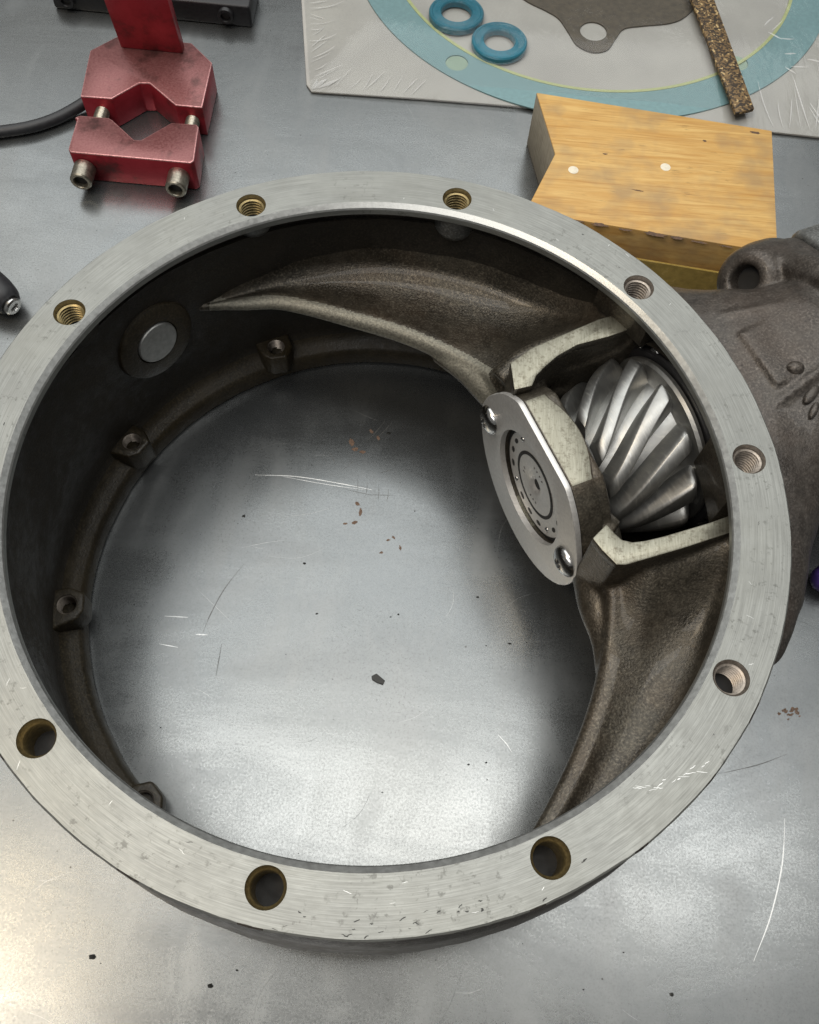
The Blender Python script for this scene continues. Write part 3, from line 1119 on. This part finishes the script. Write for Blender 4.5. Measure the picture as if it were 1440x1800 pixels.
for i in range(len(sm) - 1):
    for k in range(NA):
        k2 = (k + 1) % NA
        f.append((i * NA + k, i * NA + k2, (i + 1) * NA + k2, (i + 1) * NA + k))
for b_ in (0, (len(sm) - 1) * NA):
    for k in range(NA // 2):
        q_ = (b_ + k, b_ + k + 1, b_ + (NA - k - 1) % NA, b_ + (NA - k) % NA)
        f.append(tuple(dict.fromkeys(q_)))
nose_me = mesh_py('nose', v, f)


def lugged(base, lug_r, lug_c, angs, n=160):
    out = []
    for k in range(n):
        th = 2 * math.pi * k / n
        r = base
        for a in angs:
            d = (math.degrees(th) - a + 180) % 360 - 180
            r += (lug_c + lug_r - base) * math.exp(-(d / 13.0) ** 2)
        out.append((r * math.cos(th), max(r * math.sin(th), -68)))
    return out


LA = (158, 22, -35, -145, 270)
parts = [nose_me, bm_mesh(prism(lugged(53, 13, 53, LA), 139, 160, 3.5, 3, frame=axf), 'nf')]
lug_floor = []
for sgn in (-1, 1):
    fr = frame_at(A(128, 49 * sgn, 22), -AX * .80 + UP * .55 - TX * (.10 * sgn))
    parts.append(mesh_py('lb', *cap_solid([(0, -26), (21, -26), (18.5, -14), (15.8, -5), (13.8, -.5), (11.0, 1.6), (7.6, 1.8), (6.6, .8), (6.3, -9), (0, -9)], 40, fr)))
    lug_floor.append(fr)
# shoulder rib from the lug down the flank, and parting seams
parts.append(mesh_py('rb', *tube(cr([A(146, -44, 30), A(147, -28, 41), A(148, -8, 46), A(148, 14, 45)], 6), 6.0, 14)))
parts.append(mesh_py('rb', *tube(cr([A(92, -30, 31.5), A(104, -26, 36), A(120, -22, 38), A(134, -20, 39.5)], 6), 2.4, 10)))
parts.append(mesh_py('rb', *tube(cr([A(86, 20, 33.5), A(104, 16, 38.5), A(122, 12, 41.5), A(134, 10, 42.5)], 6), 2.0, 10)))
parts.append(bm_mesh(prism([(-19, 26), (-16, 39.6), (12, 40.2), (16, 26)], 97, 113, frame=axf), 'pd'))
nose = link_mesh('pinion_nose', blend(parts, 'pinion_nose', 1.1, 8), CASTOUT, housing, 60)
nose['label'] = 'dark brown cast nose reaching out past the flange'
for fr in lug_floor:
    vv, ff = cap_solid([(0, -6.4), (6.6, -6.4), (6.6, -8.4), (0, -8.4)], 24, fr)
    link_mesh('bolt_hole', mesh_py('bolt_hole', vv, ff), HOLE, nose, 30)
bm = prism(lugged(54, 12, 55.5, LA), 160.6, 198, 3.0, 3, frame=axf)
o = link_mesh('bearing_support', bm_mesh(bm, 'bearing_support'), GREYC, housing, 40)
o['label'] = 'grey bearing support bolted to the end of the nose'


def nose_pt(s_, th, lift):
    best = min(sm, key=lambda q: abs(q[0] - s_))
    c_, z_ = math.cos(th), math.sin(th)
    e_ = 2.0 / 2.35
    return A(s_, best[1] * math.copysign(abs(c_) ** e_, c_), (best[2] + 51) * abs(z_) ** e_ + lift)


def lump(name, s_, th, rx, ry, rz, rot=0.0):
    c = nose_pt(s_, math.radians(th), 0)
    fr = frame_at(c, (0.05, -.25, 1), (math.cos(rot), math.sin(rot), 0))
    pr = [(0, -rz)] + [(math.sin(math.pi * k / 8), -rz * math.cos(math.pi * k / 8)) for k in range(1, 8)] + [(0, rz)]
    vv, ff = cap_solid(pr, 20, lambda p: fr(Vector((p.x * rx, p.y * ry, p.z))))
    return link_mesh(name, mesh_py(name, vv, ff), CASTOUT, nose, 80)


lump('casting_mark', 108, 84, 3.6, 3.0, 2.2)
lump('casting_mark', 108, 72, 5.0, 2.2, 1.6, 1.0)
lump('casting_mark', 106, 66, 4.0, 1.6, 1.4, 1.2)
# ================================================================== pinion gear
pinion = root('pinion_gear', W(*A(40, 0, -40)), 'steel pinion gear with curved spiral teeth inside the housing', 'gear')
vv, ff = cap_solid([(0, 16), (17, 16), (17.5, 20), (21.5, 20.2), (22.5, 21.2), (31.0, 55.5), (33.5, 57.6), (36.5, 58.2), (37.5, 59.5), (37.5, 61.0), (34, 61.5), (34, 70), (0, 70)], 72, axf)
link_mesh('gear_body', mesh_py('gear_body', vv, ff), GEAR, pinion, 35)
NT_ = 11
ns = 22
sect = [(-14.0, -.8), (-12.0, .1), (-9.8, .5), (-7.6, .86), (-6.4, .97), (-5.2, 1.0), (4.8, 1.0), (6.0, .97), (7.6, .84), (9.8, .45), (12.0, .1), (13.8, -.8)]
v, f = [], []
for i in range(ns + 1):
    u = i / ns
    s_ = 21.0 + 35.8 * u
    root_r = 21.8 + 9.4 * u
    tip_r = 29.6 + 11.6 * u
    if u > .88:
        tip_r -= 7.5 * ((u - .88) / .12) ** 2
    if u < .05:
        tip_r -= 1.2 * (1 - u / .05)
    tw = 56 * u + 7 * math.sin(math.pi * u)
    for ang, hgt in sect:
        r = root_r + (tip_r - root_r) * hgt if hgt > 0 else root_r - 1.5
        th = math.radians(ang * (1.0 - .10 * u) + tw)
        v.append(Vector((r * math.cos(th), r * math.sin(th), s_)))
K = len(sect)
for i in range(ns):
    for j in range(K):
        j2 = (j + 1) % K
        f.append((i * K + j, i * K + j2, (i + 1) * K + j2, (i + 1) * K + j))
f += [tuple(range(K)), tuple(ns * K + j for j in range(K))]
tooth_me = mesh_py('tooth', [p * MM for p in v], f)
tooth_me.materials.append(GEAR)
Mx = Matrix((TX, UP, AX)).transposed().to_4x4()
Mx.translation = W(*HUB)
for k in range(NT_):
    o = bpy.data.objects.new('tooth', tooth_me)
    COL.objects.link(o)
    o.matrix_world = Matrix()
    o.parent = pinion
    o.matrix_parent_inverse = WLOC[pinion.name].inverted()
    o.matrix_basis = Mx @ Matrix.Rotation(math.radians(40 - 360 / NT_ * 1 + k * 360 / NT_), 4, 'Z')
tooth_me.shade_smooth()
tooth_me.set_sharp_from_angle(angle=math.radians(45))
# tapered roller bearing behind the gear
vv, ff = revolve([(34.5, 61.6), (39.8, 61.6), (40.6, 62.4), (42.2, 77), (41.2, 77.4), (35, 77.4)], 72, axf)
bearing = link_mesh('bearing_cage', mesh_py('bearing_cage', vv, ff), BLACK, pinion, 35)
vv, ff = cap_solid([(0, 0), (2.6, 0), (3.0, .5), (3.4, 13), (2.8, 13.6), (0, 13.6)], 14, lambda p: p * MM)
rol = mesh_py('roller', vv, ff)
rol.materials.append(GEARD)
rol.shade_smooth()
rol.set_sharp_from_angle(angle=math.radians(40))
for k in range(20):
    th = 2 * math.pi * k / 20
    o = bpy.data.objects.new('roller', rol)
    COL.objects.link(o)
    o.parent = bearing
    o.matrix_parent_inverse = WLOC[pinion.name].inverted() @ WLOC[pinion.name]
    mt = Matrix((TX, UP, AX)).transposed().to_4x4()
    mt.translation = W(*A(62.4, 39.6 * math.cos(th), 39.6 * math.sin(th)))
    o.matrix_basis = mt

# ================================================================== red V clamp
clamp = root('vee_clamp', W(-165, 290, -120), 'red anodised V-block clamp with two socket screws and an upright post', 'clamp')
UJ = [(-193.1, 348.5), (-207.0, 333.6), (-203.6, 293.2), (-184.8, 293.4), (-171.3, 308.6), (-165.1, 309.2), (-146.1, 292.4), (-130.0, 292.2), (-130.6, 331.5), (-146.5, 348.0)]
LJ = [(-202.9, 275.2), (-201.2, 274.6), (-200.5, 249.6), (-198.6, 247.6), (-129.0, 246.8), (-127.2, 248.8), (-129.2, 276.0), (-131, 278.0), (-145.7, 277.6), (-160.5, 261.8), (-164.6, 261.4), (-180.4, 275.8), (-183, 277.4), (-200.5, 277.4)]
bm = prism(UJ, -119.6, -99, .7, 2)
link_mesh('upper_jaw', bm_mesh(bm, 'upper_jaw'), RED, clamp, 30)
bm = prism(LJ, -119.6, -99, .7, 2)
link_mesh('lower_jaw', bm_mesh(bm, 'lower_jaw'), RED, clamp, 30)


def post_f(p):                               # upright post, leaning a little towards the viewer
    return W(p.x, p.y - .16 * (p.z + 99), p.z)


bm = prism([(-188.6, 338), (-149.8, 337.2), (-149.6, 343.4), (-188.4, 344.2)], -98.9, -16, .8, 2, frame=post_f)
link_mesh('post', bm_mesh(bm, 'post'), RED, clamp, 30)
for sx in (-193.0, -137.5):
    fr = frame_at((sx, 0, -109.5), (0, 1, 0), (1, 0, 0))
    vv, ff = cap_solid([(0, 238.6), (3.9, 238.6), (4.0, 235.6), (4.2, 235.2), (5.5, 235.2), (6.2, 236.0), (6.3, 246.9), (0, 246.9)], 36, fr)
    s1 = link_mesh('socket_screw', mesh_py('socket_screw', vv, ff), SCREWM, clamp, 40)
    vv, ff = cap_solid([(0, 238.0), (3.85, 238.0), (3.85, 238.9), (0, 238.9)], 6, fr)
    link_mesh('hex_socket', mesh_py('hex_socket', vv, ff), HOLE, s1, 0)
    pr = [(0, 276)]
    y = 276.5
    while y < 295:
        pr += [(4.3, y), (3.7, y + .5), (3.7, y + .7), (4.3, y + 1.2)]
        y += 1.3
    pr.append((0, 296))
    vv, ff = cap_solid(pr, 24, fr)
    link_mesh('thread', mesh_py('thread', vv, ff), SCREWM, s1, 50)

EDGEP = m_simple('rubbed_red_edge', (0.55, 0.27, 0.27), 0.35, 0.6, 900, 0.4)
for ch in clamp.children:
    if ch.name.split('.')[0] in ('upper_jaw', 'lower_jaw', 'post'):
        ch.data.materials.append(EDGEP)
        for pl in ch.data.polygons:
            if .25 < pl.normal.z < .97 and pl.area < 60e-6:
                pl.material_index = 1

# black bar behind
bar = root('black_clamp_bar', W(-184, 405, -120), 'black steel bar with two socket screws behind the red post', 'bar')
bm = prism([(-251, 396.8), (-117.5, 393.9), (-117.8, 426), (-251.6, 428)], -119.8, -104.5, 1.8, 3)
link_mesh('bar_body', bm_mesh(bm, 'bar_body'), BLACK, bar, 35)
for sx, sy in ((-240.5, 396.0), (-134.0, 393.6)):
    fr = frame_at((sx, 0, -111.5), (0, 1, 0), (1, 0, 0))
    vv, ff = cap_solid([(0, sy), (3.0, sy), (3.1, sy - 2.2), (3.3, sy - 2.5), (5.0, sy - 2.4), (5.3, sy - 1.8), (5.3, sy + 4), (0, sy + 4)], 28, fr)
    s1 = link_mesh('socket_screw', mesh_py('socket_screw', vv, ff), BLACK, bar, 40)
    vv, ff = cap_solid([(0, sy - .6), (3.05, sy - .6), (3.05, sy + .2), (0, sy + .2)], 6, fr)
    link_mesh('hex_socket', mesh_py('hex_socket', vv, ff), HOLE, s1, 0)

# cable
P = cr([Vector(q) for q in [(-330, 262, -116.4), (-285, 268, -116), (-254, 276.8, -116), (-236, 283.4, -116), (-222.9, 292.1, -116), (-212, 302, -115), (-205, 309, -113.5), (-202, 312, -113)]], 8)
vv, ff = tube(P, 3.6, 16)
o = link_mesh('cable', mesh_py('cable', vv, ff), RUBBER, smooth=60)
tag(o, 'black rubber cable curving along the bench beside the red clamp', 'cable')

# black tool at the left edge
tool = root('black_tool', W(-225, 150, -120), 'black tool end with a bright steel spot poking in at the left edge', 'tool')
P = cr([Vector(q) for q in [(-290, 186, -106), (-250, 168, -107), (-226, 155, -108.5), (-215, 148.5, -110), (-210.5, 145.5, -111)]], 6)
Rr = [12.5 - 6.0 * (i / (len(P) - 1)) ** 2 for i in range(len(P))]
vv, ff = tube(P, Rr, 24)
link_mesh('handle', mesh_py('handle', vv, ff), RUBBER, tool, 50)
fr = frame_at((-210.0, 145.2, -111), (.84, -.50, -.12))
vv, ff = cap_solid([(0, -2), (5.2, -2), (5.2, 1.6), (4.4, 2.4), (2.6, 2.4), (2.2, 1.2), (0, 1.0)], 24, fr)
link_mesh('steel_tip', mesh_py('steel_tip', vv, ff), CHROME, tool, 40)

# purple grip at the right edge
pg = root('purple_grip', W(225, 30, -120), 'purple plastic grip at the right edge beside the cast nose', 'grip')
P = cr([Vector(q) for q in [(212.5, 23, -111), (217, 23.5, -111), (230, 25, -111), (258, 28, -111), (288, 31, -111)]], 6)
Rr = [5.5 + 2.5 * min(1, i / 6) for i in range(len(P))]
vv, ff = tube(P, Rr, 20)
link_mesh('grip_body', mesh_py('grip_body', vv, ff), PURPLE, pg, 60)
fr = frame_at((212.6, 23, -111), (-1, -.08, 0))
vv, ff = cap_solid([(0, -1), (5.4, -1), (5.0, 1.0), (3.4, 2.2), (0, 2.6)], 20, fr)
link_mesh('end_cap', mesh_py('end_cap', vv, ff), PURPLE, pg, 60)

# ================================================================== wood block
blk = root('wood_block', W(135, 250, -120), 'yellow pine block with a V-notched end behind the housing', 'wood block')
WB = [(68.2, 307.8), (206.3, 292.0), (200.0, 199.0), (63.5, 214.0), (79.5, 259.1)]
bm = prism(WB, -119.8, -82, .7, 2)
me = bm_mesh(bm, 'block')
me.materials.append(WOOD)
me.materials.append(ENDG)
for pl in me.polygons:
    c = pl.center / MM
    pl.material_index = 1 if (abs(pl.normal.x) > .6 and abs(pl.normal.z) < .3) else 0
link_mesh('block_body', me, WOOD, blk, 30)
for x, y in ((89.8, 247.5), (142.1, 255.5)):
    fr = frame_at((x, y, -82), (0, 0, 1), (1, 0, 0))
    vv, ff = cap_solid([(0, -2), (2.9, -2), (2.9, .18), (2.5, .32), (0, .32)], 18, fr)
    link_mesh('dowel_end', mesh_py('dowel_end', vv, ff), PIN, blk, 40)
bm = prism([(63.2, 212.6), (199.4, 197.6), (199.2, 196.4), (63.0, 211.4)], -119.8, -101, .3, 1)
link_mesh('lower_strip', bm_mesh(bm, 'lower_strip'), STRIPM, blk, 30)
KNOT = m_simple('dark_knot', (0.10, 0.055, 0.03), 0.6, 0.0, 700, 0.5)
for i, (x, y, rx, ry) in enumerate(((196, 289, 3.2, 1.1), (166, 279, 1.2, .8), (118, 206.5, 4.0, .7), (134, 205.2, 6.5, 1.3), (146, 203.8, 4.0, 1.0), (104, 208.6, 5.0, 1.2), (158, 202, 5, .7), (92, 210, 4, .6), (172, 200.6, 4, .5), (108, 262, 1.6, .5), (126, 236, 3.2, .5))):
    blob('bark_mark', x, y, rx, ry, -.11, KNOT, z=-81.95, parent=blk, seed=70 + i * 1.7)

# ================================================================== gasket pack
pack = root('gasket_pack', W(95, 440, -120), 'grey card with shrink-wrapped gaskets lying behind the wood block', 'gasket pack')
PK = [(-70.8, 336.9), (0, 338.6), (72.8, 339.0), (165, 337.0), (262, 333.2), (330, 331), (330, 560), (-110, 560), (-88.6, 425.4), (-74.8, 342.8)]
bm = prism(PK, -119.9, -118.3, .3, 1)
link_mesh('backing_card', bm_mesh(bm, 'backing_card'), CARD, pack, 30)
v, f = [], []
NX, NY = 64, 40
for j in range(NY + 1):
    for i in range(NX + 1):
        u, w_ = i / NX, j / NY
        x0 = -71.5 - 38 * w_
        x = x0 + (331 - x0) * u
        y = 336.2 + 2.4 * math.sin(math.pi * min(1, u * 1.1)) * (1 - w_) - 5.0 * u * (1 - w_) + 224 * w_
        e = min(u * 9, w_ * 3.2, 1.0)
        z = -118.1 + 6.0 * e * e * (3 - 2 * e) + e * (.7 * nz(x * .03, y * .03, 2) + .3 * nz(x * .1, y * .04, 7))
        v.append(W(x, y, z))
for j in range(NY):
    for i in range(NX):
        a = j * (NX + 1) + i
        f.append((a, a + 1, a + NX + 2, a + NX + 1))
link_mesh('shrink_film', mesh_py('shrink_film', v, f), FILM, pack, 80)


def crease(x0, y0, x1, y1, w):
    vv, ff = [], []
    d = Vector((x1 - x0, y1 - y0, 0)).normalized()
    q = Vector((-d.y, d.x, 0))
    for k in range(9):
        u = k / 8
        p = Vector((x0 + (x1 - x0) * u, y0 + (y1 - y0) * u, 0)) + q * (.8 * math.sin(u * 2.5 + x0))
        ww = w * math.sin(math.pi * (0.06 + .88 * u))
        e = min(min(abs(p.x + 71.5) / 28, 1), max(0, min((p.y - 337) / 70, 1)))
        z = -118.1 + 6.2 * e * e * (3 - 2 * e) + .5
        vv += [W(p.x + q.x * ww, p.y + q.y * ww, z), W(p.x, p.y, z + ww * .8), W(p.x - q.x * ww, p.y - q.y * ww, z)]
    for k in range(8):
        for j in range(2):
            a = 3 * k + j
            ff.append((a, a + 1, a + 4, a + 3))
    link_mesh('film_crease', mesh_py('film_crease', vv, ff), CREASE, pack, 60)


for k in range(17):
    y0 = 346 + k * 5.2 + rng.uniform(-1, 1)
    x0 = -72 - (y0 - 340) * .17 + rng.uniform(1, 4)
    L = rng.uniform(8, 26)
    an = rng.uniform(.35, .95) if k < 9 else rng.uniform(-.2, .5)
    crease(x0, y0, x0 + L * math.cos(an), y0 + L * math.sin(an), rng.uniform(.18, .5))
for k in range(9):
    x0 = -62 + k * 7 + rng.uniform(-2, 2)
    crease(x0, 341, x0 + rng.uniform(4, 12), 341 + rng.uniform(8, 22), rng.uniform(.15, .4))
for k in range(12):
    x0 = 228 + k * 5 + rng.uniform(-2, 2)
    crease(x0, 338, x0 + rng.uniform(-14, 8), 338 + rng.uniform(16, 50), rng.uniform(.2, .6))
for k in range(10):
    x0 = rng.uniform(225, 275)
    y0 = rng.uniform(385, 440)
    crease(x0, y0, x0 + rng.uniform(4, 12), y0 + rng.uniform(-8, 12), rng.uniform(.3, .9))
for k in range(3):
    crease(-71 + k * 2, 338.5, -71 + k * 6 + 3, 346 + k * 1.5, 1.3)

# things sealed in the pack
GC, GO, GI = (111.0, 503.0), 171.0, 145.5
ring = root('ring_gasket', W(GC[0], GC[1], -118), 'large teal paper ring gasket under the shrink film', 'gasket')
prf = [(GI, -118.2), (GI, -117.3), (GO, -117.3), (GO, -118.2)]
vv, ff = revolve(prf, 180, lambda p: W(p.x + GC[0], p.y + GC[1], p.z))
me = mesh_py('paper_ring', vv, ff)
me = boolean(me, [bm_mesh(prism(circ(x, y, 7.5, 28), -119, -116), 'cut') for x, y in ((20.7, 373.3), (207.5, 395.7))], 'paper_ring')
me.materials.clear()
link_mesh('paper_ring', me, TEAL, ring, 30)
vv, ff = revolve([(GI - 1.4, -117.9), (GI - 1.4, -117.0), (GI + .8, -117.0), (GI + .8, -117.9)], 180, lambda p: W(p.x + GC[0], p.y + GC[1], p.z))
link_mesh('sealing_bead', mesh_py('sealing_bead', vv, ff), LIME, ring, 30)
for x, y in ((20.7, 373.3), (207.5, 395.7)):
    bm = prism(circ(x, y, 7.3, 28), -118.25, -117.9)
    link_mesh('paper_disc', bm_mesh(bm, 'paper_disc'), PALE, ring, 0)
for i, (x, y, lb) in enumerate(((17.9, 418.1, 'blue rubber seal ring nearer the card edge, farther from the wood block'),
                                (47.8, 393.0, 'blue rubber seal ring lying over the teal gasket, nearer the wood block'))):
    pr = [(10.2, -117.0), (10.2, -113.6), (11.0, -112.6), (12.6, -112.8), (13.4, -113.3), (16.0, -113.3), (16.8, -112.7), (17.8, -112.7), (18.6, -113.6), (18.6, -117.0)]
    vv, ff = revolve(pr, 56, lambda p, x=x, y=y: W(p.x + x, p.y + y, p.z))
    o = link_mesh('seal_ring', mesh_py('seal_ring', vv, ff), BLUE, smooth=35)
    tag(o, lb, 'seal ring', 'blue seal rings in the gasket pack')
DG = [(40, 470), (62.6, 443.9), (79.2, 432.8), (88.0, 425.4), (94.8, 411.5), (99.6, 401.0), (107.2, 395.4), (114.5, 394.8), (121.4, 398.9), (126.9, 410.8), (132.8, 420.9), (145.6, 425.4), (165.4, 431.0), (178, 442), (192, 470), (190, 500), (40, 500)]
DGs = [(q.x, q.y) for q in cr([Vector((x, y, 0)) for x, y in DG], 5)]
me = boolean(bm_mesh(prism(DGs, -118.2, -117.2), 'dg'), [bm_mesh(prism([(111.5 + 9.2 * math.cos(k * .224), 415.5 + 9.6 * math.sin(k * .224)) for k in range(28)], -119, -116), 'cut')], 'brown_gasket')
me.materials.clear()
o = link_mesh('brown_gasket', me, BROWNG, smooth=30)
tag(o, 'dark brown fibre gasket with one round eared hole in the pack', 'gasket')

bm = prism([(175.9, 458), (192.3, 459), (211.9, 345.0), (199.6, 339.2)], -113.2, -110.6, .4, 2)
o = link_mesh('cork_strip', bm_mesh(bm, 'cork_strip'), CORK, smooth=30)
tag(o, 'narrow flecked brown cork strip lying across the gasket pack', 'cork strip')
